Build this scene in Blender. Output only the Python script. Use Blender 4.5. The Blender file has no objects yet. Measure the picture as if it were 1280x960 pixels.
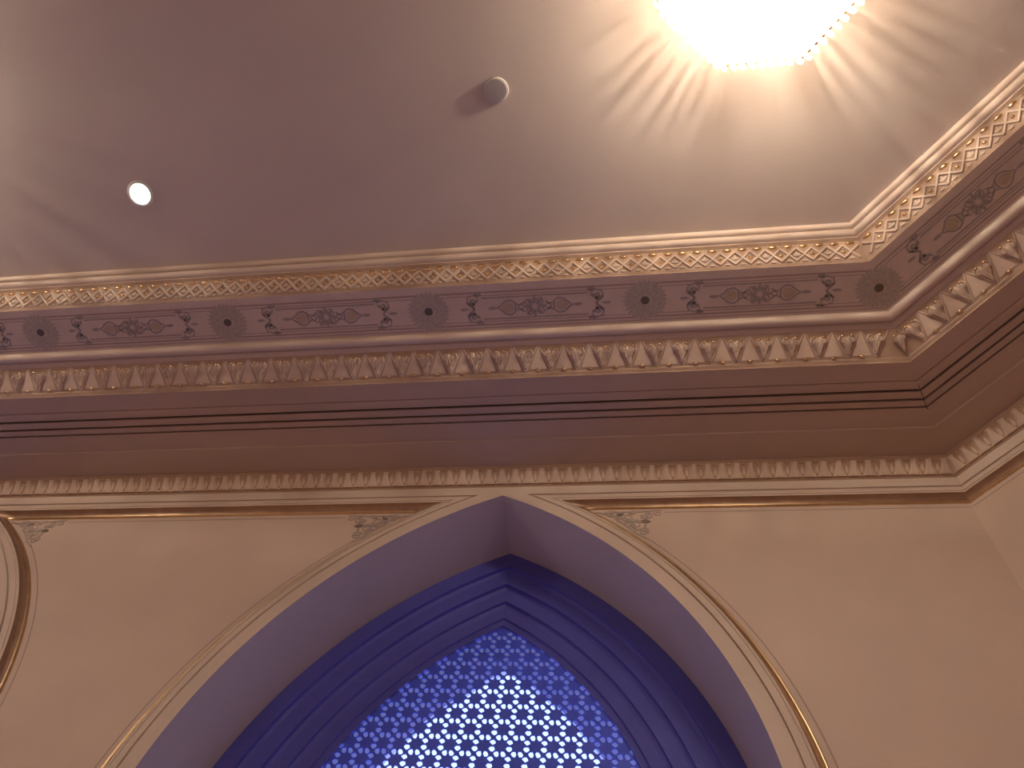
import bpy, bmesh, math, random
from mathutils import Vector, Matrix

# ------------------------------------------------------------------ camera, world, exposure
scn = bpy.context.scene
col = scn.collection
S = 2.2            # metres per drawing unit (camera to back wall panel = 0.98 units)
EYE = 1.6          # camera height above the floor


def V(x, y, z):
    return Vector((x * S, y * S, z * S + EYE))


YAW, PITCH, ROLL, FPX = math.radians(-17.986), math.radians(61.204), math.radians(13.594), 1070.0
fw = Vector((math.sin(YAW) * math.cos(PITCH), math.cos(YAW) * math.cos(PITCH), math.sin(PITCH)))
r0 = Vector((math.cos(YAW), -math.sin(YAW), 0))
u0 = r0.cross(fw)
rt = r0 * math.cos(ROLL) + u0 * math.sin(ROLL)
up = -r0 * math.sin(ROLL) + u0 * math.cos(ROLL)
cam_d = bpy.data.cameras.new('camera')
cam = bpy.data.objects.new('camera', cam_d)
col.objects.link(cam)
M = Matrix((rt, up, -fw)).transposed().to_4x4()
M.translation = V(0, 0, 0)
cam.matrix_world = M
cam_d.sensor_width = 36
cam_d.lens = FPX / 1280 * 36
cam_d.clip_start = 0.05
scn.camera = cam

world = bpy.data.worlds.new('daylight')
scn.world = world
world.use_nodes = True
bg = world.node_tree.nodes['Background']
bg.inputs['Color'].default_value = (0.36, 0.47, 1.0, 1)     # daylight as a tungsten balanced camera sees it
bg.inputs['Strength'].default_value = 1.2

scn.view_settings.view_transform = 'Standard'
scn.view_settings.look = 'None'
scn.view_settings.gamma = 1
scn.view_settings.exposure = 1.15
scn.view_settings.use_curve_mapping = False

CHANDELIER_BULB_W = 2.7
CHANDELIER_GLASS = 10.0
DOWNLIGHT_W = 105.0
WARM = (1.0, 0.88, 0.68)
WARM_SPOT = (1.0, 0.90, 0.76)

# ------------------------------------------------------------------ materials


def mat(name, color, rough=0.6, metal=0.0, var=0.0, scale=8.0, bump=0.0, bscale=60.0, spec=0.3):
    m = bpy.data.materials.new(name)
    m.use_nodes = True
    nt = m.node_tree
    b = nt.nodes['Principled BSDF']
    b.inputs['Base Color'].default_value = (*color, 1)
    b.inputs['Roughness'].default_value = rough
    b.inputs['Metallic'].default_value = metal
    b.inputs['Specular IOR Level'].default_value = spec
    tc = nt.nodes.new('ShaderNodeTexCoord')
    if var:
        n = nt.nodes.new('ShaderNodeTexNoise')
        n.inputs['Scale'].default_value = scale
        n.inputs['Detail'].default_value = 5
        nt.links.new(tc.outputs['Object'], n.inputs['Vector'])
        r = nt.nodes.new('ShaderNodeValToRGB')
        r.color_ramp.elements[0].position = 0.3
        r.color_ramp.elements[1].position = 0.7
        r.color_ramp.elements[0].color = (*[c * (1 - var) for c in color], 1)
        r.color_ramp.elements[1].color = (*[min(1, c * (1 + var)) for c in color], 1)
        nt.links.new(n.outputs['Fac'], r.inputs['Fac'])
        nt.links.new(r.outputs['Color'], b.inputs['Base Color'])
    if bump:
        n2 = nt.nodes.new('ShaderNodeTexNoise')
        n2.inputs['Scale'].default_value = bscale
        n2.inputs['Detail'].default_value = 4
        nt.links.new(tc.outputs['Object'], n2.inputs['Vector'])
        bp = nt.nodes.new('ShaderNodeBump')
        bp.inputs['Strength'].default_value = bump
        bp.inputs['Distance'].default_value = 0.01
        nt.links.new(n2.outputs['Fac'], bp.inputs['Height'])
        nt.links.new(bp.outputs['Normal'], b.inputs['Normal'])
    return m


def emis(name, color, strength):
    m = bpy.data.materials.new(name)
    m.use_nodes = True
    b = m.node_tree.nodes['Principled BSDF']
    b.inputs['Base Color'].default_value = (0.9, 0.86, 0.78, 1)
    b.inputs['Roughness'].default_value = 0.4
    b.inputs['Emission Color'].default_value = (*color, 1)
    b.inputs['Emission Strength'].default_value = strength
    return m


def clear(name, tint, ior=1.5, transp=0.85, rough=0.02):
    m = bpy.data.materials.new(name)
    m.use_nodes = True
    nt = m.node_tree
    nt.nodes.remove(nt.nodes['Principled BSDF'])
    out = nt.nodes['Material Output']
    t = nt.nodes.new('ShaderNodeBsdfTransparent')
    t.inputs['Color'].default_value = (*tint, 1)
    g = nt.nodes.new('ShaderNodeBsdfGlossy')
    g.inputs['Roughness'].default_value = rough
    mx = nt.nodes.new('ShaderNodeMixShader')
    lw = nt.nodes.new('ShaderNodeFresnel')
    lw.inputs['IOR'].default_value = ior
    if transp:
        mx.inputs['Fac'].default_value = 1 - transp
    else:
        nt.links.new(lw.outputs['Fac'], mx.inputs['Fac'])
    nt.links.new(t.outputs[0], mx.inputs[1])
    nt.links.new(g.outputs[0], mx.inputs[2])
    nt.links.new(mx.outputs[0], out.inputs['Surface'])
    return m


def crystal(name):
    m = bpy.data.materials.new(name)
    m.use_nodes = True
    nt = m.node_tree
    nt.nodes.remove(nt.nodes['Principled BSDF'])
    out = nt.nodes['Material Output']
    t = nt.nodes.new('ShaderNodeBsdfTransparent')
    t.inputs['Color'].default_value = (1, .97, .92, 1)
    l = nt.nodes.new('ShaderNodeBsdfTranslucent')
    l.inputs['Color'].default_value = (.95, .92, .86, 1)
    g = nt.nodes.new('ShaderNodeBsdfGlossy')
    g.inputs['Roughness'].default_value = 0.08
    m1 = nt.nodes.new('ShaderNodeMixShader')
    m1.inputs['Fac'].default_value = 0.58
    m2 = nt.nodes.new('ShaderNodeMixShader')
    m2.inputs['Fac'].default_value = 0.15
    nt.links.new(t.outputs[0], m1.inputs[1])
    nt.links.new(l.outputs[0], m1.inputs[2])
    nt.links.new(m1.outputs[0], m2.inputs[1])
    nt.links.new(g.outputs[0], m2.inputs[2])
    nt.links.new(m2.outputs[0], out.inputs['Surface'])
    return m


MT = {
    'ceiling': mat('ceiling_paint', (0.55, 0.46, 0.42), 0.75, var=0.03, scale=1.5, bump=0.03, bscale=200),
    'plaster': mat('cream_plaster', (0.60, 0.47, 0.40), 0.55, var=0.03, scale=3, bump=0.04, bscale=120),
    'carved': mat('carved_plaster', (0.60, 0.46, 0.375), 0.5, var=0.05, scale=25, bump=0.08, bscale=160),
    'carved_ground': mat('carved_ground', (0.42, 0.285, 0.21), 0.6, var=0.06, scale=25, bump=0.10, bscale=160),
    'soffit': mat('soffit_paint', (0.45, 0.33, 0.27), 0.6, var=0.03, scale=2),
    'frieze': mat('frieze_ground', (0.60, 0.475, 0.40), 0.6, var=0.05, scale=14),
    'paint_green': mat('painted_grey_green', (0.42, 0.35, 0.29), 0.6, var=0.15, scale=60),
    'paint_grey': mat('painted_grey', (0.33, 0.275, 0.25), 0.6, var=0.15, scale=60),
    'paint_dark': mat('painted_umber', (0.13, 0.10, 0.085), 0.6),
    'paint_ochre': mat('painted_ochre', (0.46, 0.35, 0.24), 0.5, var=0.1, scale=80),
    'paint_line_grey': mat('painted_scroll_grey', (0.40, 0.315, 0.275), 0.6, var=0.15, scale=60),
    'paint_bud': mat('painted_bud', (0.20, 0.15, 0.13), 0.6),
    'paint_line': mat('painted_line', (0.36, 0.26, 0.22), 0.6),
    'reveal': mat('reveal_shaded_plaster', (0.46, 0.37, 0.36), 0.6, var=0.03, scale=3),  # wall plaster darkened: the shade inside the arch is in this colour
    'panel': mat('wall_panel_paint', (0.60, 0.455, 0.385), 0.6, var=0.035, scale=4, bump=0.05, bscale=90),
    'gold': mat('gilding', (0.80, 0.58, 0.34), 0.2, 1.0, var=0.1, scale=40),
    'gold_dull': mat('aged_gilding', (0.62, 0.43, 0.25), 0.28, 0.95, var=0.12, scale=20),
    'bronze': mat('bronze_paint', (0.33, 0.205, 0.14), 0.4, 0.45, var=0.1, scale=20),
    'diffuser': mat('diffuser_aluminium', (0.44, 0.32, 0.26), 0.5),
    'slot': mat('slot_black', (0.02, 0.017, 0.015), 0.8),
    'frame': mat('window_frame_blue_haze', (0.095, 0.095, 0.45), 0.5, var=0.06, scale=6),  # blue daylight haze around the window is put into this colour
    'lattice': mat('lattice_blue_haze', (0.085, 0.125, 0.80), 0.5),  # deep blue carries the glow of daylight spilling over the screen
    'render': mat('outer_wall_render', (0.72, 0.70, 0.68), 0.8, var=0.05, scale=10),
    'white': mat('white_plastic', (0.62, 0.58, 0.55), 0.45),
    'grey_plastic': mat('grey_plastic', (0.36, 0.32, 0.31), 0.5),
    'floor': mat('floor_carpet', (0.46, 0.29, 0.22), 0.9, var=0.1, scale=8),
    'glass': clear('window_glass', (0.93, 0.97, 1.0), transp=0.94),
    'crystal': crystal('cut_crystal'),
    'lit_glass': emis('lit_frosted_glass', (1.0, 0.90, 0.73), CHANDELIER_GLASS),
    'lamp': emis('lamp_lens', (1.0, 0.93, 0.82), 30.0),
}

# ------------------------------------------------------------------ mesh helpers


def mesh(name, verts, faces, material, smooth=False):
    me = bpy.data.meshes.new(name)
    me.from_pydata([tuple(v) for v in verts], [], faces)
    me.update()
    me.materials.append(MT[material] if isinstance(material, str) else material)
    if smooth:
        for p in me.polygons:
            p.use_smooth = True
    return me


def link(name, me, parent=None, mw=None):
    o = bpy.data.objects.new(name, me)
    col.objects.link(o)
    if mw is not None:
        o.matrix_world = mw
    if parent is not None:
        o.parent = parent
    return o


def struct(name, me, label, cat):
    o = link(name, me)
    o['kind'] = 'structure'
    o['label'] = label
    o['category'] = cat
    return o


def thing(name, label, cat, loc=(0, 0, 0), group=None):
    o = bpy.data.objects.new(name, None)
    o.empty_display_size = 0.1
    col.objects.link(o)
    o.location = loc
    o['label'] = label
    o['category'] = cat
    if group:
        o['group'] = group
    return o


class MB:
    """collects verts / faces for one mesh"""

    def __init__(self):
        self.v = []
        self.f = []

    def add(self, vs, fs):
        n = len(self.v)
        self.v += [Vector(p) for p in vs]
        self.f += [tuple(i + n for i in f) for f in fs]

    def loft(self, a, b, closed=False, flip=False):
        n = len(a)
        fs = []
        for i in range(n if closed else n - 1):
            j = (i + 1) % n
            q = (i, j, n + j, n + i)
            fs.append(q[::-1] if flip else q)
        self.add(list(a) + list(b), fs)

    def prism(self, poly, z0, z1):
        """2D polygon (x, y) extruded from z0 to z1"""
        n = len(poly)
        vs = [Vector((x, y, z0)) for x, y in poly] + [Vector((x, y, z1)) for x, y in poly]
        fs = [tuple(range(n, 2 * n)), tuple(reversed(range(n)))]
        for i in range(n):
            j = (i + 1) % n
            fs.append((i, j, n + j, n + i))
        self.add(vs, fs)

    def ribbon(self, pts, w, z0, z1, taper=None):
        """flat extruded strip that follows a 2D polyline"""
        n = len(pts)
        L, R = [], []
        for i, p in enumerate(pts):
            a = Vector(pts[max(0, i - 1)])
            b = Vector(pts[min(n - 1, i + 1)])
            d = (b - a)
            if d.length < 1e-9:
                d = Vector((1, 0))
            d.normalize()
            ww = w / 2 * (taper(i / (n - 1)) if taper else 1)
            L.append((p[0] - d.y * ww, p[1] + d.x * ww))
            R.append((p[0] + d.y * ww, p[1] - d.x * ww))
        vs = []
        for k in range(n):
            vs += [(*L[k], z0), (*L[k], z1), (*R[k], z1), (*R[k], z0)]
        fs = []
        for k in range(n - 1):
            a = 4 * k
            b = a + 4
            for q in range(4):
                fs.append((a + q, b + q, b + (q + 1) % 4, a + (q + 1) % 4))
        fs.append((0, 1, 2, 3))
        fs.append((4 * n - 1, 4 * n - 2, 4 * n - 3, 4 * n - 4))
        self.add(vs, fs)

    def ridge(self, pts, w, h, z0=0.0):
        """a raised roof-like ridge with a flat top that follows a 2D polyline"""
        n = len(pts)
        vs = []
        for i, p in enumerate(pts):
            a = Vector(pts[max(0, i - 1)])
            b = Vector(pts[min(n - 1, i + 1)])
            d = (b - a).normalized()
            nx, ny = -d.y, d.x
            for off, hh in ((w / 2, z0), (w / 4, h), (-w / 4, h), (-w / 2, z0)):
                vs.append((p[0] + nx * off, p[1] + ny * off, hh))
        fs = []
        for k in range(n - 1):
            a, b = 4 * k, 4 * k + 4
            for q in range(3):
                fs.append((a + q, a + q + 1, b + q + 1, b + q))
        fs += [(0, 3, 2, 1), (4 * n - 4, 4 * n - 3, 4 * n - 2, 4 * n - 1)]
        self.add(vs, fs)

    def dome(self, cx, cy, rx, ry, h, z0=0.0, seg=10, rings=3):
        vs = []
        for k in range(rings):
            a = k / rings * math.pi / 2
            for i in range(seg):
                t = 2 * math.pi * i / seg
                vs.append((cx + rx * math.cos(a) * math.cos(t), cy + ry * math.cos(a) * math.sin(t), z0 + h * math.sin(a)))
        vs.append((cx, cy, z0 + h))
        fs = []
        for k in range(rings - 1):
            for i in range(seg):
                j = (i + 1) % seg
                fs.append((k * seg + i, k * seg + j, (k + 1) * seg + j, (k + 1) * seg + i))
        top = len(vs) - 1
        for i in range(seg):
            fs.append(((rings - 1) * seg + i, (rings - 1) * seg + (i + 1) % seg, top))
        self.add(vs, fs)

    def lathe(self, prof, seg=24, c=(0, 0, 0)):
        vs = []
        for r, z in prof:
            for i in range(seg):
                t = 2 * math.pi * i / seg
                vs.append((c[0] + r * math.cos(t), c[1] + r * math.sin(t), c[2] + z))
        fs = []
        for k in range(len(prof) - 1):
            for i in range(seg):
                j = (i + 1) % seg
                fs.append((k * seg + i, k * seg + j, (k + 1) * seg + j, (k + 1) * seg + i))
        self.add(vs, fs)

    def scaled(self, s):
        self.v = [p * s for p in self.v]
        return self

    def mesh(self, name, material, smooth=False):
        me = mesh(name, self.v, self.f, material, smooth)
        bm = bmesh.new()
        bm.from_mesh(me)
        bmesh.ops.remove_doubles(bm, verts=bm.verts, dist=1e-6)
        bmesh.ops.recalc_face_normals(bm, faces=bm.faces)
        bm.to_mesh(me)
        bm.free()
        return me


# ------------------------------------------------------------------ plan of the room (units)
CX, PY = 0.576, 0.98                 # back / canted wall corner, back wall panel plane
LC = 1.122                           # length of the canted wall
C45 = math.sqrt(0.5)
XL = -3.42                           # left end of the hall
FLOOR, CEIL = -EYE / S, 1.555
P1 = (CX + LC * C45, PY - LC * C45)
FRONT = -1.55
PLAN = [(XL, PY), (CX, PY), P1, (P1[0], FRONT + LC * C45), (CX, FRONT), (XL, FRONT)]   # clockwise seen from above


def inward(a, b):
    d = Vector((b[0] - a[0], b[1] - a[1])).normalized()
    return Vector((d.y, -d.x))


MIT = []
for k in range(len(PLAN)):
    n0 = inward(PLAN[k - 1], PLAN[k])
    n1 = inward(PLAN[k], PLAN[(k + 1) % len(PLAN)])
    m = (n0 + n1)
    MIT.append(m / (1 + n0.dot(n1)))


def ring(o, z):
    return [V(p[0] + m.x * o, p[1] + m.y * o, z) for p, m in zip(PLAN, MIT)]


def sweep(name, prof, material, smooth=False):
    """prof: list of (y on the back wall, z); swept round the whole room with mitred corners"""
    mb = MB()
    rows = [ring(PY - y, z) for y, z in prof]
    for a, b in zip(rows, rows[1:]):
        mb.loft(a, b, closed=True, flip=True)
    me = mesh(name, mb.v, mb.f, material)
    bm = bmesh.new()
    bm.from_mesh(me)
    bmesh.ops.remove_doubles(bm, verts=bm.verts, dist=1e-6)
    bm.to_mesh(me)
    bm.free()
    if smooth:
        for p in me.polygons:
            p.use_smooth = True
    return me


# wall frames: e1 runs left to right as seen from inside, s is measured from the back / canted corner
WALLS = {
    'back': dict(P=Vector((CX, PY, 0)), e1=Vector((1, 0, 0)), n=Vector((0, -1, 0)), sg=-1),
    'cant': dict(P=Vector((CX, PY, 0)), e1=Vector((C45, -C45, 0)), n=Vector((-C45, -C45, 0)), sg=1),
}


def on_band(wall, s, y0, z0, y1, z1, t=0.5, lift=0.0):
    """matrix that puts a piece (x along, y across the band, z out of it; metres) on a sloping band"""
    w = WALLS[wall]
    a = w['P'] + w['e1'] * (w['sg'] * s)
    o0, o1 = PY - y0, PY - y1
    p = a + w['n'] * (o0 + (o1 - o0) * t) + Vector((0, 0, z0 + (z1 - z0) * t))
    tv = (w['n'] * (o1 - o0) + Vector((0, 0, z1 - z0))).normalized()
    nv = w['e1'].cross(tv)
    m = Matrix((w['e1'], tv, nv)).transposed().to_4x4()
    q = p + nv * lift
    m.translation = V(q.x, q.y, q.z)
    return m


# ------------------------------------------------------------------ shell
def poly_obj(name, pts, material, label, cat):
    return struct(name, mesh(name, pts, [tuple(range(len(pts)))], material), label, cat)


poly_obj('floor', [V(x, y, FLOOR) for x, y in reversed(PLAN)], 'floor', 'brown carpet floor of the hall below the view', 'floor')
poly_obj('ceiling', ring(0.98 - 0.5122, CEIL), 'ceiling', 'plain mauve-beige painted ceiling above the carved cornice', 'ceiling')


def plain_wall(name, a, b, label):
    poly_obj(name, [V(*a, FLOOR), V(*b, FLOOR), V(*b, 1.46), V(*a, 1.46)], 'panel', label, 'wall')


plain_wall('wall_right', PLAN[2], PLAN[3], 'plain beige wall beyond the canted corner wall')
plain_wall('wall_front_right', PLAN[3], PLAN[4], 'plain beige canted wall behind the viewer')
plain_wall('wall_front', PLAN[4], PLAN[5], 'plain beige long wall behind the viewer')
plain_wall('wall_left', PLAN[5], PLAN[0], 'plain beige end wall of the hall')

sh = MB()  # outer shell added to stop daylight leaking in past the cornice
rows = [ring(-.03, z) for z in (1.385, 1.60)]
sh.loft(rows[0], rows[1], closed=True)
sh.add(rows[1], [tuple(range(len(PLAN)))])
struct('wall_light_seal', sh.mesh('wall_light_seal', 'render'), 'unseen shell added above and behind the cornice against light leaks', 'wall')

# ------------------------------------------------------------------ arches
AXIS = [-0.278, -1.508, -2.738]
AC, AZ, AR = -0.384, 0.638, 0.830
NA = 40


def half(d, ztop=None, zbot=FLOOR):
    """half of the pointed arch grown outward by d: list of (half width, z) from floor to tip"""
    r = AR + d
    th = math.acos(-AC / r)
    if ztop is not None and r * math.sin(th) + AZ > ztop:
        th = math.asin((ztop - AZ) / r)
    pts = [(AC + r, zbot), (AC + r, (zbot + AZ) / 2)]
    for i in range(NA + 1):
        t = th * i / NA
        pts.append((AC + r * math.cos(t), AZ + r * math.sin(t)))
    return pts


YF, ZG = 0.965, 1.377
MOULD = [(0.0, .965), (.0008, .9695), (.0032, .9695), (.004, .9652), (.0145, .9655), (.015, .9668), (.0162, .9668), (.0166, .9655), (.0205, .966)]
COVE = [(.0205, .966), (.0212, .9685), (.0235, .9735), (.0268, .9768), (.0305, .978)]
GILT = [(.0305, .978), (.0312, .9762), (.0328, .9750), (.0346, .9752), (.0360, .9768), (.0364, .98)]
D0 = 0.0255
TAN = math.tan(math.radians(22.5))


def outline(aL, aR, d, ztop, y, first=False, NT=24, full=False):
    """spandrel outline; aL / aR are arch axes, or None for the corner / the room end"""
    pts = []
    if aL is not None:
        h = half(0 if first else D0 + d, None if first else ztop)
        left = [(aL + a, z) for a, z in h]
    else:
        zb = FLOOR if full else ztop
        left = [(XL, zb + (ztop - zb) * i / (NA + 2)) for i in range(NA + 3)]
    if aR is not None:
        h = half(0 if first else D0 + d, None if first else ztop)
        right = [(aR - a, z) for a, z in h]
    else:
        xe = CX - (PY - y) * TAN
        zb = FLOOR if full else ztop
        right = [(xe, zb + (ztop - zb) * i / (NA + 2)) for i in range(NA + 3)]
    x0 = aL if (first and aL is not None) else left[-1][0]
    x1 = aR if (first and aR is not None) else right[-1][0]
    top = [(x0 + (x1 - x0) * i / NT, ztop) for i in range(NT + 1)]
    pts = left + top + right[::-1]
    return [V(x, y, z) for x, z in pts]


SPANS = [(AXIS[0], None), (AXIS[1], AXIS[0]), (AXIS[2], AXIS[1]), (None, AXIS[2])]
front = MB()
gilts, panels = [], []
for aL, aR in SPANS:
    a = outline(aL, aR, 0, 1.402, YF, first=True)
    b = outline(aL, aR, 0, ZG, YF)
    front.loft(a, b)
    for (d0, y0), (d1, y1) in zip(MOULD, MOULD[1:]):
        front.loft(outline(aL, aR, d0, ZG - d0, y0), outline(aL, aR, d1, ZG - d1, y1))
    g = MB()
    for (d0, y0), (d1, y1) in zip(GILT, GILT[1:]):
        g.loft(outline(aL, aR, d0, ZG - d0, y0), outline(aL, aR, d1, ZG - d1, y1))
    c = MB()
    for (d0, y0), (d1, y1) in zip(COVE, COVE[1:]):
        c.loft(outline(aL, aR, d0, ZG - d0, y0), outline(aL, aR, d1, ZG - d1, y1))
    gilts.append((g, c))
    o = outline(aL, aR, .0364, ZG - .0364, .98, full=True)
    n = NA + 3
    left, top, right = o[:n], o[n:-n], o[-n:][::-1]
    p = MB()
    p.loft(left, right)
    panels.append(p)
wall_back = struct('wall_back', front.mesh('wall_back', 'plaster'), 'beige plaster wall with pointed arches below the cornice', 'wall')
for (g, c), p in zip(gilts, panels):
    link('gilt_moulding', g.mesh('gilt_moulding', 'gold_dull', True), wall_back)
    link('bronze_cove', c.mesh('bronze_cove', 'bronze', True), wall_back)
    link('spandrel_panel', p.mesh('spandrel_panel', 'panel'), wall_back)


def cant_pt(s, o, z):
    w = WALLS['cant']
    q = w['P'] + w['e1'] * s + w['n'] * o
    return V(q.x, q.y, z)


def cant_strip(prof):
    mb = MB()
    rows = []
    for y, z in prof:
        o = PY - y
        rows.append([cant_pt(o * TAN, o, z), cant_pt(LC - o * TAN, o, z)])
    for a, b in zip(rows, rows[1:]):
        mb.loft(a, b, flip=True)
    return mb


cw = cant_strip([(YF, 1.402)] + [(y, ZG - d) for d, y in MOULD])
wall_cant = struct('wall_back_right', cw.mesh('wall_back_right', 'plaster'), 'beige canted wall at the right of the arched wall', 'wall')
link('gilt_moulding', cant_strip([(y, ZG - d) for d, y in GILT]).mesh('gilt_moulding', 'gold_dull', True), wall_cant)
link('bronze_cove', cant_strip([(y, ZG - d) for d, y in COVE]).mesh('bronze_cove', 'bronze', True), wall_cant)
link('wall_panel', cant_strip([(.98, ZG - .0364), (.98, FLOOR)]).mesh('wall_panel', 'panel'), wall_cant)


# thin painted line inside each spandrel, interrupted by the corner ornaments
def painted_line(aL, aR):
    mb = MB()
    w = 0.0011
    yy = .98 - .0003
    zt = ZG - .0475
    d = D0 + .0475

    def strip(pts):
        for (xa, za), (xb, zb) in zip(pts, pts[1:]):
            t = Vector((xb - xa, zb - za)).normalized()
            nx, nz = -t.y * w, t.x * w
            mb.add([V(xa + nx, yy, za + nz), V(xb + nx, yy, zb + nz), V(xb - nx, yy, zb - nz), V(xa - nx, yy, za - nz)], [(0, 1, 2, 3)])
    hs = half(d, zt)
    cut = [p for p in hs if p[1] < zt - 0.062]
    x0 = XL + .03 if aL is None else aL + hs[-1][0] + 0.115
    x1 = CX - .001 if aR is None else aR - hs[-1][0] - 0.115
    strip([(x0, zt), (x1, zt)])
    if aL is not None:
        strip([(aL + a, z) for a, z in cut])
    if aR is not None:
        strip([(aR - a, z) for a, z in cut])
    return mb


for aL, aR in SPANS:
    link('painted_line', painted_line(aL, aR).mesh('painted_line', 'paint_line'), wall_back)
w = WALLS['cant']
mb = MB()
mb.add([cant_pt(.002, .0003, ZG - .0464), cant_pt(LC, .0003, ZG - .0464), cant_pt(LC, .0003, ZG - .0486), cant_pt(.002, .0003, ZG - .0486)], [(0, 1, 2, 3)])
link('painted_line', mb.mesh('painted_line', 'paint_line'), wall_cant)


# painted corner ornaments: flat scrolls and leaves
def spiral(cx, cy, r, a0, turns, n=22, decay=0.75):
    out = []
    for i in range(n):
        t = i / (n - 1)
        a = a0 + turns * 2 * math.pi * t
        rr = r * (1 - decay * t)
        out.append((cx + rr * math.cos(a), cy + rr * math.sin(a)))
    return out


def leaf(cx, cy, L, W, ang, n=8):
    ca, sa = math.cos(ang), math.sin(ang)
    pts = []
    for i in range(n + 1):
        t = i / n
        pts.append((t * L, W / 2 * math.sin(math.pi * t ** 0.8)))
    for i in range(n - 1, 0, -1):
        t = i / n
        pts.append((t * L, -W / 2 * math.sin(math.pi * t ** 0.8)))
    return [(cx + x * ca - y * sa, cy + x * sa + y * ca) for x, y in pts]


def corner_ornament():
    """units: origin at the sharp corner of the spandrel, x runs along the top, y down is negative"""
    grey, dark = MB(), MB()
    th = 0.0006
    for c in (spiral(.062, -.022, .016, 2.5, 1.25), spiral(.078, -.040, .015, .3, -1.3), spiral(.096, -.014, .010, 3.2, 1.2),
              spiral(.040, -.012, .010, .0, 1.2), spiral(.089, -.056, .009, 1.2, -1.1), spiral(.112, -.010, .006, 2.6, 1.1)):
        grey.ribbon(c, .0034, 0, th, lambda t: 1 - .55 * t)
    grey.ribbon([(.012, -.005), (.03, -.010), (.052, -.021), (.070, -.028), (.088, -.031)], .006, 0, th * 1.2, lambda t: .5 + t * .7)
    grey.ribbon([(.030, -.006), (.055, -.006), (.085, -.006), (.118, -.002)], .003, 0, th)
    grey.ribbon([(.050, -.026), (.066, -.045), (.080, -.062), (.094, -.073)], .0034, 0, th)
    for x, y, a in ((.045, -.016, -.2), (.056, -.02, -.8), (.066, -.012, .5), (.07, -.034, -1.1), (.03, -.009, .3), (.085, -.022, .6), (.083, -.048, -.6)):
        grey.prism(leaf(x, y, .018, .0085, a), 0, th * 1.4)
    dark.prism(leaf(.086, -.030, .015, .0095, -.15), 0, th * 1.8)
    dark.prism(leaf(.048, -.0165, .013, .007, .5), 0, th * 1.8)
    return grey.scaled(S * 1.2).mesh('scroll', 'paint_line_grey'), dark.scaled(S * 1.2).mesh('bud', 'paint_bud')


scroll_me, bud_me = corner_ornament()
hx = half(D0 + .0364, ZG - .0364)[-1][0]
for ax in AXIS:
    for sg in (1, -1):
        p = V(ax + sg * hx, .98 - .0001, ZG - .038)
        m = Matrix(((sg, 0, 0, p.x), (0, 0, -1, p.y), (0, 1, 0, p.z), (0, 0, 0, 1)))
        o = link('corner_ornament', scroll_me, wall_back, m)
        link('flower_bud', bud_me, o).matrix_parent_inverse = Matrix()

# ------------------------------------------------------------------ windows
def reveal(d, y0, y1, ax, mb, zbot=FLOOR):
    h = half(d, None, zbot)
    pts = [(ax - a, z) for a, z in h] + [(ax + a, z) for a, z in h[::-1][1:]]
    mb.loft([V(x, y0, z) for x, z in pts], [V(x, y1, z) for x, z in pts])


def arch_steps(prof, ax, mb):
    rows = []
    for d, y in prof:
        h = half(d)
        pts = [(ax - a, z) for a, z in h] + [(ax + a, z) for a, z in h[::-1][1:]]
        rows.append([V(x, y, z) for x, z in pts])
    for a, b in zip(rows, rows[1:]):
        mb.loft(a, b)


YL = 1.160
CELLX, CELLZ = 0.0285, 0.0322
LAT_BOT = 0.56


HOLES = {
    'top': [(-.19, .03), (-.10, .15), (.11, .14), (.19, -.04), (.06, -.16), (-.05, -.13)],
    'bottom': [(-.19, .03), (-.11, .13), (.02, .165), (.13, .09), (.19, -.05), (.02, -.15)],
    'left': [(-.155, .04), (-.11, .17), (.03, .15), (.165, -.03), (.11, -.15), (-.05, -.16)],
    'right': [(-.165, .04), (-.08, .15), (.08, .165), (.155, -.03), (.11, -.17), (-.04, -.14)],
}


def hole(cx, cy, kind):
    """six-sided slanting eye-shaped hole inside a unit cell"""
    return [(cx + x * 1.04, cy + y * 1.05) for x, y in HOLES[kind]]


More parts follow.
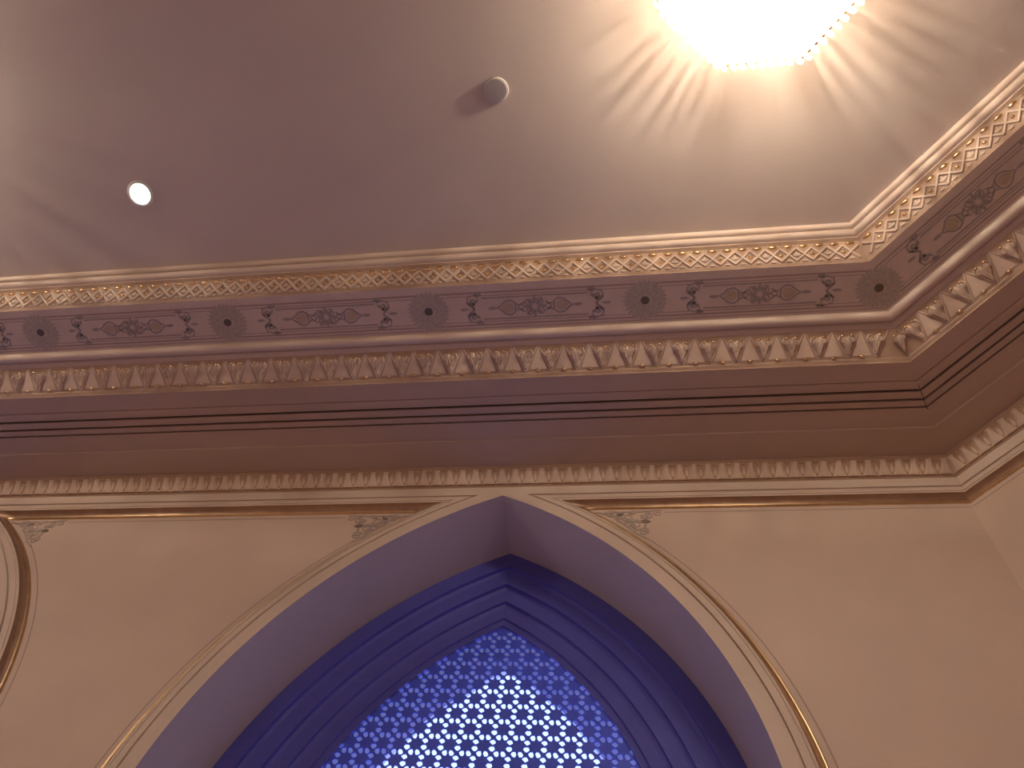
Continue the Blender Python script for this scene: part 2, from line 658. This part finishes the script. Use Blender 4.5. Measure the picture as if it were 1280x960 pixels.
def lattice_mesh():
    verts, faces = [], []
    th = 0.0013
    lim = AR - .128

    def inside(x, z):
        return math.hypot(abs(x) - AC, max(z - AZ, 0)) < lim
    # the four triangular quarters of a cell; the outer boundary is matched to the six hole vertices
    Q = []
    top = hole(.5, .80, 'top')
    Q.append((top, [(.25, .75), (0, 1), (.5, 1), (1, 1), (.75, .75), (.5, .5)], [0, 1, 2, 3, 4, 5]))
    bot = hole(.5, .20, 'bottom')
    Q.append((bot, [(0, 0), (.25, .25), (.5, .5), (.75, .25), (1, 0), (.5, 0)], [0, 1, 2, 3, 4, 5]))
    lef = hole(.20, .5, 'left')
    Q.append((lef, [(0, .5), (0, 1), (.25, .75), (.5, .5), (.25, .25), (0, 0)], [0, 1, 2, 3, 4, 5]))
    rig = hole(.80, .5, 'right')
    Q.append((rig, [(.5, .5), (.75, .75), (1, 1), (1, .5), (1, 0), (.75, .25)], [0, 1, 2, 3, 4, 5]))
    nx = 13
    nz = 24
    for i in range(-nx, nx):
        for k in range(nz):
            x0, z0 = i * CELLX, LAT_BOT + k * CELLZ
            if not any(inside(x0 + u * CELLX, z0 + v * CELLZ) for u in (0, 1) for v in (0, 1)):
                continue
            for inner, outer, _ in Q:
                b = len(verts)
                for yy in (YL, YL + th):
                    for u, v in inner + outer:
                        verts.append(V(x0 + u * CELLX, yy, z0 + v * CELLZ))
                for q in range(6):
                    r = (q + 1) % 6
                    faces.append((b + q, b + r, b + 6 + r, b + 6 + q))
                    faces.append((b + 12 + 6 + q, b + 12 + 6 + r, b + 12 + r, b + 12 + q))
                    faces.append((b + q, b + 12 + q, b + 12 + r, b + r))
    for v in verts:
        v.z -= EYE
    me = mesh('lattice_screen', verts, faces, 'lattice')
    bm = bmesh.new()
    bm.from_mesh(me)
    bmesh.ops.remove_doubles(bm, verts=bm.verts, dist=1e-5)
    bmesh.ops.recalc_face_normals(bm, faces=bm.faces)
    bm.to_mesh(me)
    bm.free()
    return me


lat_me = lattice_mesh()
FRAME_STEPS = [(0, 1.110), (-.034, 1.110), (-.034, 1.118), (-.040, 1.121), (-.066, 1.124), (-.066, 1.132), (-.073, 1.135), (-.096, 1.138), (-.096, 1.144), (-.104, 1.147), (-.124, 1.150), (-.124, 1.154), (-.136, 1.156), (-.136, 1.164)]


def box(mb, x0, x1, y0, y1, z0, z1):
    vs = [V(x, y, z) for z in (z0, z1) for y in (y0, y1) for x in (x0, x1)]
    mb.add(vs, [(0, 1, 3, 2), (4, 6, 7, 5), (0, 4, 5, 1), (1, 5, 7, 3), (3, 7, 6, 2), (2, 6, 4, 0)])


WLAB = ['pointed arched window with pierced lattice screen below the carved cornice',
        'pointed arched window at the left, only its arch moulding showing',
        'pointed arched window near the end wall of the hall']
for k, ax in enumerate(AXIS):
    rv = MB()
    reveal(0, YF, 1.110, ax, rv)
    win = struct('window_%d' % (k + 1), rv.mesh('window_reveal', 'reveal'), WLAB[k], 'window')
    fr = MB()
    arch_steps(FRAME_STEPS, ax, fr)
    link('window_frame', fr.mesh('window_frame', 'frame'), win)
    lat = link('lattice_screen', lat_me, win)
    lat.location = (ax * S, 0, EYE)
    tr = MB()
    hw = AC + AR - .13
    box(tr, ax - hw, ax + hw, 1.148, 1.172, .53, LAT_BOT + .004)
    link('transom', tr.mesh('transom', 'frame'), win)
    for sx in (-.104, .104):
        mu = MB()
        box(mu, ax + sx - .009, ax + sx + .009, 1.150, 1.168, FLOOR, .53)
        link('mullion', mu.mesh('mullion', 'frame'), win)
    for xa, xb in ((-hw, -.113), (-.095, .095), (.113, hw)):  # solid panels added out of view to keep daylight from the room
        pn = MB()
        box(pn, ax + xa, ax + xb, 1.156, 1.164, FLOOR, .53)
        box(pn, ax + xa + .02, ax + xb - .02, 1.152, 1.158, FLOOR + .05, .50)
        link('blocking_panel', pn.mesh('blocking_panel', 'frame'), win)
    gp = MB()
    hp = half(-.1525)
    gp.loft([V(ax - a, 1.258, z) for a, z in hp], [V(ax + a, 1.258, z) for a, z in hp])
    link('window_pane', gp.mesh('window_pane', 'glass'), win)
    # cavity behind the screen and the outer wall with its own smaller arch
    ow = MB()
    arch_steps([(-.136, 1.164), (-.05, 1.166), (-.05, 1.250), (-.153, 1.250), (-.153, 1.262), (.10, 1.262)], ax, ow)
    link('outer_reveal', ow.mesh('outer_reveal', 'render'), win)
    lp = bpy.data.lights.new('window_portal', 'AREA')
    lp.shape = 'RECTANGLE'
    lp.size = 2 * (AC + AR - .145) * S
    lp.size_y = (1.22 - FLOOR) * S
    lp.cycles.is_portal = True
    po = bpy.data.objects.new('window_portal', lp)
    col.objects.link(po)
    po.location = V(ax, 1.266, (1.22 + FLOOR) / 2)
    po.rotation_euler = (math.radians(-90), 0, 0)
    po.parent = win

# ------------------------------------------------------------------ cornice
trims = {}


def trim(n, key, prof, material, label, smooth=False):
    o = struct('trim_%d' % n, sweep('trim_%d' % n, prof, material, smooth), label, 'moulding')
    trims[key] = o
    return o


def arcp(cy, cz, r, a0, a1, n=8):
    return [(cy + r * math.cos(math.radians(a0 + (a1 - a0) * i / n)), cz + r * math.sin(math.radians(a0 + (a1 - a0) * i / n))) for i in range(n + 1)]


A0, A1 = (.5585, 1.4900), (.5376, 1.5205)
B0, B1 = (.7336, 1.4480), (.6890, 1.4740)
C0, C1 = (.9625, 1.4035), (.9385, 1.4310)
ZF = 1.484
# y decreases into the room, z grows to the ceiling
trim(1, 'crown', [(.5305, 1.5245), (.5303, 1.5272), (.5268, 1.5272)] + arcp(.5268, 1.5345, .0073, 270, 180, 8)[1:] +
     [(.5195, 1.5395), (.5218, 1.5400), (.5218, 1.5422), (.5172, 1.5424)] + arcp(.5172, 1.5475, .0050, 270, 180, 5) + [(.5120, 1.5556)], 'plaster',
     'pale rounded crown moulding where cornice meets ceiling')
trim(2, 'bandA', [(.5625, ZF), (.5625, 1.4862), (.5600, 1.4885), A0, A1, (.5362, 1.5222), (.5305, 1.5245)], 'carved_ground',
     'carved cornice band of interlaced zigzags with gilt studs')
trim(3, 'frieze', [(.6575, ZF), (.5625, ZF)], 'frieze', 'flat painted frieze of rosettes and arabesques in the cornice')
trim(4, 'torus', [(.6885, 1.4745), (.6800, 1.4775), (.6780, 1.4800)] + arcp(.6675, 1.4805, .0088, 10, -190, 12) + [(.6580, 1.4830), (.6575, ZF)], 'plaster',
     'rounded half-round moulding between frieze and heart band')
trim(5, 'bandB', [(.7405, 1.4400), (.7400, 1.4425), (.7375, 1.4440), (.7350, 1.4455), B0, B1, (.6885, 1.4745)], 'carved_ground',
     'carved cornice band of hearts and triangles with gilt beads')
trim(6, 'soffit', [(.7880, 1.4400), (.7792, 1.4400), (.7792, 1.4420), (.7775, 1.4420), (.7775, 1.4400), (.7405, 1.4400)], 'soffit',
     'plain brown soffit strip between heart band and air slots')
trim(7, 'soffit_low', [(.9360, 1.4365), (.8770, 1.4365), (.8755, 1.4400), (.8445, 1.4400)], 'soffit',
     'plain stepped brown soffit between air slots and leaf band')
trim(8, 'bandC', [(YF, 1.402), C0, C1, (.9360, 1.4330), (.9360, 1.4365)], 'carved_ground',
     'narrow carved band of upright leaves below the plain soffit')

# linear slot diffusers: three black slots between thin bars
BARS = [(.8445, .8358), (.8322, .8205), (.8158, .8016), (.7965, .7880)]
DLAB = {'back': 'long three-slot linear air diffuser in the soffit above the arches',
        'cant': 'three-slot linear air diffuser in the canted soffit beside the corner'}


def wall_strip(wall, prof, s_end):
    w = WALLS[wall]
    mb = MB()
    rows = []
    for y, z in prof:
        o = PY - y
        row = []
        for s in (o * TAN + .0006, s_end if wall == 'back' else LC - o * TAN - .0006):
            q = w['P'] + w['e1'] * (w['sg'] * s) + w['n'] * o
            row.append(V(q.x, q.y, z))
        rows.append(row)
    for a, b in zip(rows, rows[1:]):
        mb.loft(a, b)
    return mb


for wall in ('back', 'cant'):
    send = CX - XL - .14
    base = WALLS[wall]['P'] + WALLS[wall]['e1'] * (WALLS[wall]['sg'] * .4) + WALLS[wall]['n'] * .164
    t = thing('slot_diffuser', DLAB[wall], 'air vent', V(base.x, base.y, 1.44))
    for y0, y1 in BARS:
        me = wall_strip(wall, [(y0, 1.446), (y0, 1.4400), (y1, 1.4400), (y1, 1.446)], send).mesh('bar', 'diffuser')
        o = link('bar', me)
        o.parent = t
        o.matrix_parent_inverse = Matrix.Translation(-t.location)
    me = wall_strip(wall, [(.8450, 1.4405), (.8450, 1.462), (.7875, 1.462), (.7875, 1.4405)], send).mesh('plenum', 'slot')
    o = link('plenum', me)
    o.parent = t
    o.matrix_parent_inverse = Matrix.Translation(-t.location)

# ---- carved pieces ------------------------------------------------
WA = math.hypot(A0[0] - A1[0], A0[1] - A1[1]) * S
PA = 0.0533 * S
# one period of the two crossing zigzags
mb = MB()
hA = WA * .36
yc = -WA * .06


def tri(x, ph):
    t = ((x / PA + ph) % 1.0)
    return (1 - 4 * abs(t - .5))


for ph, hh in ((0.5, .0062), (0.0, .0078)):
    pts = []
    for i in range(9):
        x = -PA / 2 + PA * i / 8
        pts.append((x, yc + hA * tri(x, ph)))
    mb.ridge(pts, .0135, hh)
link_me = mb.mesh('interlace', 'carved')
mb = MB()
mb.dome(0, 0, .0088, .0075, .0060, seg=10)
stud_me = mb.mesh('gilt_stud', 'gold', True)
mb = MB()
seg = 8
mb.dome(0, 0, .0185, .0095, .0075, seg=12)
bead_me = mb.mesh('gilt_bead', 'gold', True)
mb = MB()
for sx in (-1, 1):
    mb.prism(leaf(0, -.004, .020, .010, math.pi / 2 + sx * .9), 0, .003)
mb.prism(leaf(0, -.004, .022, .010, math.pi / 2), 0, .0045)
tuft_me = mb.mesh('leaf_tuft', 'carved')
mb = MB()
mb.dome(0, 0, .0125, .006, .0045, seg=10)
foot_me = mb.mesh('foot_leaf', 'carved', True)

TA = trims['bandA']
for wall in ('back', 'cant'):
    s = .2127
    smax = 2.75 if wall == 'back' else LC - .2
    while s < smax:
        link('interlace', link_me, TA, on_band(wall, s, *A0, *A1))
        link('gilt_stud', stud_me, TA, on_band(wall, s, *A0, *A1, t=.5 + yc / WA, lift=.0003))
        sh = PA / S / 2
        link('leaf_tuft', tuft_me, TA, on_band(wall, s + sh, *A0, *A1, t=.40, lift=.0003))
        for q in (-.5, .5):
            link('gilt_bead', bead_me, TA, on_band(wall, s + q * sh, *A0, *A1, t=.93, lift=.0002))
            link('foot_leaf', foot_me, TA, on_band(wall, s + q * sh, *A0, *A1, t=.07, lift=.0002))
        s += PA / S

WB = math.hypot(B0[0] - B1[0], B0[1] - B1[1]) * S
PB = 0.049 * S
mb = MB()
mb.ridge([(-PB * .47, WB * .47), (-.002, -WB * .46)], .0045, .0030)
mb.ridge([(.002, -WB * .46), (PB * .47, WB * .47)], .0045, .0030)
chev_me = mb.mesh('chevron', 'carved')
mb = MB()                                                   # heart-shaped palmette with ribs
for sx in (-1, 1):
    mb.dome(sx * .0165, .022, .0180, .0185, .0125, seg=14)
    mb.ridge(spiral(sx * .0165, .022, .0150, math.pi / 2 - sx * .4, -sx * .8, 12, .5), .0038, .0150, .006)
mb.dome(0, .006, .0235, .024, .0115, seg=14)
mb.dome(0, -.018, .0120, .026, .0085, seg=10)
for a in (-.6, 0, .6):
    x1, y1 = .026 * math.sin(a), .016 * math.cos(a)
    mb.ridge([(0, -.034), (x1 * .55, -.012), (x1, y1)], .0042, .0150, .006)
heart_me = mb.mesh('heart', 'carved', False)
mb = MB()
mb.dome(0, 0, .0095, .0062, .0068, seg=10)
bb_me = mb.mesh('gilt_bead', 'gold', True)
mb = MB()                                                   # upright plain triangle between two hearts
mb.prism([(-PB * .33, -WB * .40), (PB * .33, -WB * .40), (0, WB * .44)], 0, .0020)
tri_me = mb.mesh('triangle', 'carved')
mb = MB()
mb.dome(0, 0, .0115, .0070, .0062, seg=10)
fb_me = mb.mesh('foot_bead', 'gold', True)
TB = trims['bandB']
for wall in ('back', 'cant'):
    s = .1551 if wall == 'back' else .1420
    smax = 2.75 if wall == 'back' else LC - .13
    while s < smax:
        link('chevron', chev_me, TB, on_band(wall, s, *B0, *B1))
        h = link('heart', heart_me, TB, on_band(wall, s, *B0, *B1))
        for sx in (-1, 1):
            b = link('gilt_bead', bb_me, None, on_band(wall, s, *B0, *B1) @ Matrix.Translation((sx * .0175, .036, .0085)))
            b.parent = h
            b.matrix_parent_inverse = h.matrix_world.inverted()
        sh = PB / S / 2
        link('triangle', tri_me, TB, on_band(wall, s + sh, *B0, *B1))
        link('foot_bead', fb_me, TB, on_band(wall, s + sh, *B0, *B1, t=.075, lift=.0014))
        s += PB / S

w0, w1 = on_band('back', .1115, *B0, *B1), on_band('cant', .1115, *B0, *B1)
mx = Matrix([[(a + b) / 2 for a, b in zip(r, q)] for r, q in zip(w0, w1)])
mx.translation = (w0.translation + w1.translation) / 2
h = link('heart', heart_me, TB, mx @ Matrix.Translation((0, 0, .006)) @ Matrix.Diagonal((.85, 1, 1, 1)))
for sx in (-1, 1):
    b = link('gilt_bead', bb_me, h)
    b.location = (sx * .0175, .036, .0085)

WC = math.hypot(C0[0] - C1[0], C0[1] - C1[1]) * S
PC = 0.0270 * S
mb = MB()                                                   # bell-shaped tongue: narrow on top, wide foot
rows = []
for i in range(7):
    t = i / 6
    hw = PC * (.16 + .34 * (1 - t) ** 1.6 + .10 * max(0, t - .8) * 5)
    rows.append([(-hw, (-.40 + .84 * t) * WC, 0), (-hw * .45, (-.40 + .84 * t) * WC, .0065), (hw * .45, (-.40 + .84 * t) * WC, .0065), (hw, (-.40 + .84 * t) * WC, 0)])
for a, b in zip(rows, rows[1:]):
    mb.loft(a, b)
tongue_me = mb.mesh('tongue', 'carved', False)
mb = MB()
mb.prism(leaf(0, -.022, .038, .014, math.pi / 2), 0, .0035)
dart_me = mb.mesh('dart', 'carved')
mb = MB()
mb.dome(0, 0, .0105, .0042, .0050, seg=8)
nib_me = mb.mesh('nib', 'gold_dull', True)
TC = trims['bandC']
for wall in ('back', 'cant'):
    s = .022
    smax = 2.55 if wall == 'back' else LC - .03
    while s < smax:
        link('tongue', tongue_me, TC, on_band(wall, s, *C0, *C1))
        link('dart', dart_me, TC, on_band(wall, s + PC / S / 2, *C0, *C1))
        link('nib', nib_me, TC, on_band(wall, s + PC / S / 2, *C0, *C1, t=.10, lift=.0001))
        link('crown_leaf', nib_me, TC, on_band(wall, s + PC / S / 2, *C0, *C1, t=.90, lift=.0001))
        s += PC / S

# ---- painted frieze: everything lies in one horizontal plane --------------
TF = trims['frieze']
YC = .6125                                                 # centre line of the frieze on the back wall
OC = PY - YC
PR = .41
th = .0004


def fmat(wall, s, y=YC, flip=1):
    w = WALLS[wall]
    q = w['P'] + w['e1'] * (w['sg'] * s) + w['n'] * (PY - y)
    e2 = w['n']
    m = Matrix((w['e1'], e2, w['e1'].cross(e2))).transposed().to_4x4()
    m.translation = V(q.x, q.y, ZF - .0002)
    return m


def petals(n, r0, r1, wd, mb, z):
    for i in range(n):
        a = 2 * math.pi * i / n
        mb.prism(leaf(r0 * math.cos(a), r0 * math.sin(a), r1 - r0, wd, a, 5), 0, z)


mb = MB()
petals(28, .010, .0435, .0078, mb, th * 1.3)
ros_me = mb.scaled(S).mesh('rosette', 'paint_green')
mb = MB()
mb.prism([(.038 * math.cos(t * math.pi / 16), .038 * math.sin(t * math.pi / 16)) for t in range(32)], 0, th * .7)
halo_me = mb.scaled(S).mesh('halo', mat('painted_pale_green', (0.47, 0.385, 0.325), 0.6, var=.1, scale=50))
mb = MB()
mb.prism([(.0080 * math.cos(t * math.pi / 10), .0080 * math.sin(t * math.pi / 10)) for t in range(20)], 0, th * 2.6)
eye_me = mb.scaled(S).mesh('eye', 'paint_dark')
mb = MB()
petals(18, .006, .0138, .0030, mb, th * 2.0)
och_me = mb.scaled(S).mesh('ochre_ring', 'paint_ochre')


def bracket(mb):
    """curly bracket that closes a cartouche, drawn for the side left of a panel (opens to +x)"""
    for sy in (-1, 1):
        mb.ribbon([(.002, 0), (-.004, sy * .006), (-.012, sy * .013), (-.010, sy * .024), (.004, sy * .029), (.018, sy * .027)], .0036, 0, th, lambda t: 1.1 - .5 * t)
        mb.ribbon(spiral(-.002, sy * .015, .008, math.pi * (1 if sy > 0 else -1), sy * 1.2, 16), .0030, 0, th)
        mb.ribbon(spiral(.010, sy * .027, .006, 0, sy * 1.1, 14), .0028, 0, th)
        mb.prism(leaf(-.001, sy * .006, .014, .0075, sy * 1.9), 0, th * 1.5)
        mb.prism(leaf(.004, sy * .012, .012, .006, sy * .9), 0, th * 1.5)
    mb.prism(leaf(-.026, 0, .018, .006, 0), 0, th)


mb = MB()
bracket(mb)
br_me = mb.scaled(S).mesh('bracket_scroll', 'paint_grey')
mb = MB()
mb.dome(0, .0105, .0040, .0040, th * 2.4, seg=8)
mb.dome(0, -.0105, .0040, .0040, th * 2.4, seg=8)
dot_me = mb.scaled(S).mesh('bracket_dots', 'paint_dark')
mb = MB()                                                   # drop with a pointed finial, points to -x
drop = [(-.018, 0), (-.010, .0045), (-.002, .0125), (.008, .0150), (.016, .010), (.0175, 0), (.016, -.010), (.008, -.0150), (-.002, -.0125), (-.010, -.0045)]
mb.ribbon(drop + drop[:2], .0034, 0, th * 1.2)
mb.prism(leaf(-.036, 0, .020, .0065, 0), 0, th)
mb.ribbon([(.016, .008), (.026, .004), (.034, .010)], .003, 0, th)
mb.ribbon([(.016, -.008), (.026, -.004), (.034, -.010)], .003, 0, th)
drop_me = mb.scaled(S).mesh('drop', 'paint_grey')
mb = MB()
mb.prism([(-.010, 0), (-.002, .0085), (.007, .0100), (.013, .005), (.0135, 0), (.013, -.005), (.007, -.0100), (-.002, -.0085)], 0, th * .8)
core_me = mb.scaled(S).mesh('drop_core', 'paint_ochre')
mb = MB()                                                   # interlaced knot
for a in range(8):
    t = a * math.pi / 4
    mb.prism(leaf(.004 * math.cos(t), .004 * math.sin(t), .019, .0062, t), 0, th * 1.3)
for a in range(4):
    t = a * math.pi / 2 + math.pi / 4
    mb.ribbon(spiral(.015 * math.cos(t), .013 * math.sin(t), .0075, t, 1.0, 14, .3), .0026, 0, th)
for sx in (-1, 1):
    mb.ribbon([(sx * .018, 0), (sx * .026, .006), (sx * .032, 0), (sx * .026, -.006), (sx * .018, 0)], .0026, 0, th)
knot_me = mb.scaled(S).mesh('knot', 'paint_grey')


def turned(m):
    return m @ Matrix.Rotation(math.pi, 4, 'Z')


def frieze_bay(wall, sa, sb):
    mid = (sa + sb) / 2
    for s, sg in ((sa, 1), (sb, -1)):
        # bracket .088 from the rosette centre, opening towards the middle of the bay
        q = s + sg * .088
        opens_right = (sg * WALLS[wall]['sg']) > 0
        f = (lambda m: m) if opens_right else turned
        b = link('bracket_scroll', br_me, TF, f(fmat(wall, q)))
        link('bracket_dots', dot_me, b)
        q = mid - sg * .054
        d = link('drop', drop_me, TF, f(fmat(wall, q)))
        link('drop_core', core_me, d)
    link('knot', knot_me, TF, fmat(wall, mid))
    for dy in (-.0215, .0215):
        L = (sb - sa - .21)
        mb = MB()
        mb.ribbon([(-L / 2, 0), (L / 2, 0)], .0024, 0, th)
        link('cartouche_line', mb.scaled(S).mesh('cartouche_line', 'paint_grey'), TF, fmat(wall, mid, YC + dy))


S0 = OC * TAN
spots = [('back', S0 + PR * k) for k in range(0, 7)] + [('cant', S0 + PR * k) for k in (1, 2)]
for wall, s in spots:
    r = link('rosette', ros_me, TF, fmat(wall, s))
    link('halo', halo_me, r)
    link('eye', eye_me, r)
    if wall == 'back' and s < S0 + .01:
        link('ochre_ring', och_me, r)
for k in range(0, 6):
    frieze_bay('back', S0 + PR * k, S0 + PR * (k + 1))
for k in range(0, 2):
    frieze_bay('cant', S0 + PR * k, S0 + PR * (k + 1))
# long painted border lines, mitred round the room
for yb, wd in ((.5795, .0030), (.5860, .0014), (.6390, .0014), (.6455, .0030), (.6520, .0016)):
    me = sweep('border_line', [(yb + wd / 2, ZF - .0003), (yb - wd / 2, ZF - .0003)], 'paint_line')
    link('border_line', me, TF)

# ------------------------------------------------------------------ ceiling fittings
def downlight(x, y, label, group=None):
    t = thing('recessed_downlight', label, 'downlight', V(x, y, CEIL), group)
    mb = MB()
    mb.lathe([(.042, -.001), (.046, -.004), (.052, -.0055), (.058, -.003), (.059, 0.0)], 32)
    link('trim_ring', mb.mesh('trim_ring', 'white', True)).parent = t
    mb = MB()
    mb.lathe([(.0005, -.0022), (.024, -.0030), (.042, -.0012)], 24)
    link('lens', mb.mesh('lens', 'lamp', True)).parent = t
    ld = bpy.data.lights.new('downlight_beam', 'SPOT')
    ld.energy = DOWNLIGHT_W
    ld.color = WARM_SPOT
    ld.spot_size = math.radians(76)
    ld.spot_blend = 0.8
    ld.shadow_soft_size = 0.03
    lo = bpy.data.objects.new('downlight_beam', ld)
    col.objects.link(lo)
    lo.parent = t
    lo.location = (0, 0, -0.02)
    return t


downlight(-.950, .362, 'bright round recessed downlight in the plain ceiling')
for x, y in ((-2.18, .362), (-2.18, -.93), (-.95, -.93), (.28, -.93)):  # extra downlights out of view, added for bounce light
    downlight(x, y, 'added round recessed downlight out of view, for bounce light', 'downlights added out of view for bounce light')

t = thing('smoke_detector', 'small round white smoke detector on the ceiling beside the chandelier', 'smoke detector', V(-.2294, .2294, CEIL))
mb = MB()
mb.lathe([(.047, 0), (.047, -.006), (.045, -.010), (.042, -.010)], 32)
link('base', mb.mesh('base', 'white', False)).parent = t
mb = MB()
mb.lathe([(.042, -.009), (.042, -.014), (.040, -.0165), (.030, -.0170), (.015, -.0172), (.0004, -.0173)], 32)
link('sensor_cap', mb.mesh('sensor_cap', 'grey_plastic', False)).parent = t


def octa(r, rot=math.pi / 8):
    """octagon with flats facing x and y; r is the half width across flats"""
    R = r / math.cos(math.pi / 8)
    return [Vector((R * math.cos(rot + i * math.pi / 4), R * math.sin(rot + i * math.pi / 4), 0)) for i in range(8)]


def oring(mb, r0, r1, z0, z1):
    """octagonal tube frame"""
    rows = [[p + Vector((0, 0, z)) for p in octa(r)] for r, z in ((r0, z0), (r1, z0), (r1, z1), (r0, z1), (r0, z0))]
    for a, b in zip(rows, rows[1:]):
        mb.loft(a, b, closed=True)


def chandelier(x, y, label):
    zr = 1.47
    rng = random.Random(5)
    t = thing('chandelier', label, 'chandelier', V(x, y, CEIL))
    drop = (zr - CEIL) * S                                  # widest ring, below the ceiling (negative)
    HW = .1574 * S

    def part(name, mb, m, smooth=False):
        o = link(name, mb.mesh(name, m, smooth))
        o.parent = t
        return o
    mb = MB()
    oring(mb, .02, .275, -.012, 0)
    plate = part('ceiling_plate', mb, 'white')
    mb = MB()
    mb.lathe([(.018, -.02), (.018, drop + .03), (.03, drop + .01), (.03, drop - .005)], 16)
    part('stem', mb, 'gold', True)
    mb = MB()
    oring(mb, HW - .006, HW, drop - .002, drop + .004)
    ringo = part('upper_ring', mb, 'gold')
    # frosted panes: eight sloping sides and a flat octagonal bottom
    top = [p + Vector((0, 0, drop - .035)) for p in octa(HW * .955)]
    bot = [p + Vector((0, 0, drop - .150)) for p in octa(HW * .64)]
    for i in range(8):
        j = (i + 1) % 8
        mb = MB()
        a, b, c, d = top[i], top[j], bot[j], bot[i]
        mb.add([a, b, c, d], [(0, 1, 2, 3)])
        part('glass_pane', mb, 'lit_glass')
    mb = MB()
    mb.add([p for p in bot], [tuple(range(8))])
    part('bottom_pane', mb, 'lit_glass')
    mb = MB()  # added opaque baffle, stops the panes shining up at the ceiling
    rows = [[p + Vector((0, 0, drop + z)) for p in octa(r)] for r, z in ((.02, -.030), (HW * .93, -.030), (HW * .93, -.036), (.02, -.036))]
    for a, b in zip(rows, rows[1:]):
        mb.loft(a, b, closed=True)
    part('pane_baffle', mb, 'white')
    mb = MB()
    mb.lathe([(.03, drop - .150), (.035, drop - .165), (.022, drop - .185), (.008, drop - .205), (.0005, drop - .21)], 12)
    part('finial', mb, 'crystal', True)
    # spokes
    for i, p in enumerate(octa(HW - .01)):
        mb = MB()
        d = Vector((p.x, p.y, 0)).normalized()
        n = Vector((-d.y, d.x, 0)) * .005
        a = d * .02
        mb.add([a + n + Vector((0, 0, drop + .006)), a - n + Vector((0, 0, drop + .006)), p - n + Vector((0, 0, drop + .006)), p + n + Vector((0, 0, drop + .006)),
                a + n + Vector((0, 0, drop - .004)), a - n + Vector((0, 0, drop - .004)), p - n + Vector((0, 0, drop - .004)), p + n + Vector((0, 0, drop - .004))],
               [(0, 1, 2, 3), (7, 6, 5, 4), (0, 4, 5, 1), (1, 5, 6, 2), (2, 6, 7, 3), (3, 7, 4, 0)])
        part('spoke', mb, 'gold')
    # added short prisms round the ceiling plate, they cut its halo into streaks
    sm = MB()
    sm.lathe([(.0005, 0), (.009, -.010), (.011, -.030), (.009, -.066), (.0005, -.080)], 6)
    sk_me = sm.mesh('streak_prism', 'crystal')
    oc = octa(.268)
    for i in range(8):
        a, b = oc[i], oc[(i + 1) % 8]
        for k in range(7):
            q = a.lerp(b, (k + .35 + rng.random() * .3) / 7)
            o = link('streak_prism', sk_me)
            o.parent = plate
            f = .8 + rng.random() * .7
            o.location = (q.x, q.y, -.012)
            o.scale = (f, f, .75 + rng.random() * .35)
    # hanging prisms round the ring
    pm = MB()
    prof = [(.0005, 0), (.009, -.012), (.011, -.030), (.010, -.085), (.0005, -.105)]
    pm.lathe(prof, 6)
    pr_me = pm.mesh('crystal_prism', 'crystal')
    um = MB()
    um.lathe([(.0005, .0), (.012, .016), (.012, .066), (.0005, .095)], 6)
    up_me = um.mesh('crystal_spike', 'crystal')
    oc = octa(HW - .006)
    for i in range(8):
        a, b = oc[i], oc[(i + 1) % 8]
        for k in range(9):
            q = a.lerp(b, (k + .5) / 9)
            o = link('crystal_prism', pr_me)
            o.parent = ringo
            o.location = (q.x, q.y, drop - .002)
        for k in range(6):
            q = a.lerp(b, (k + .3 + rng.random() * .4) / 6)
            o = link('crystal_spike', up_me)
            o.parent = ringo
            f = .75 + rng.random() * .6
            o.location = (q.x, q.y, drop + .003)
            o.scale = (f, f, .8 + rng.random() * .4)
    bm_ = MB()
    bm_.lathe([(.010, -.035), (.010, 0), (.016, .014), (.014, .030), (.0005, .050)], 12)
    bu_me = bm_.mesh('bulb', 'lit_glass', True)
    for i, p in enumerate(octa(HW * .74, 0)):
        o = link('bulb', bu_me)
        o.parent = t
        o.location = (p.x, p.y, drop - .01)
    for k in range(4):                                       # lamp cluster round the stem
        a = k * math.pi / 2
        o = link('bulb', bu_me)
        o.parent = t
        o.location = (.035 * math.cos(a), .035 * math.sin(a), drop - .01)
        ld = bpy.data.lights.new('bulb_light', 'POINT')
        ld.energy = CHANDELIER_BULB_W * 2
        ld.color = WARM
        ld.shadow_soft_size = 0.013
        lo = bpy.data.objects.new('bulb_light', ld)
        col.objects.link(lo)
        lo.parent = o
        lo.location = (0, 0, .060)
    return t


chandelier(.2051, .0567, 'glowing octagonal crystal chandelier under the ceiling')
chandelier(-1.58, .0567, 'octagonal crystal chandelier further along the hall ceiling')
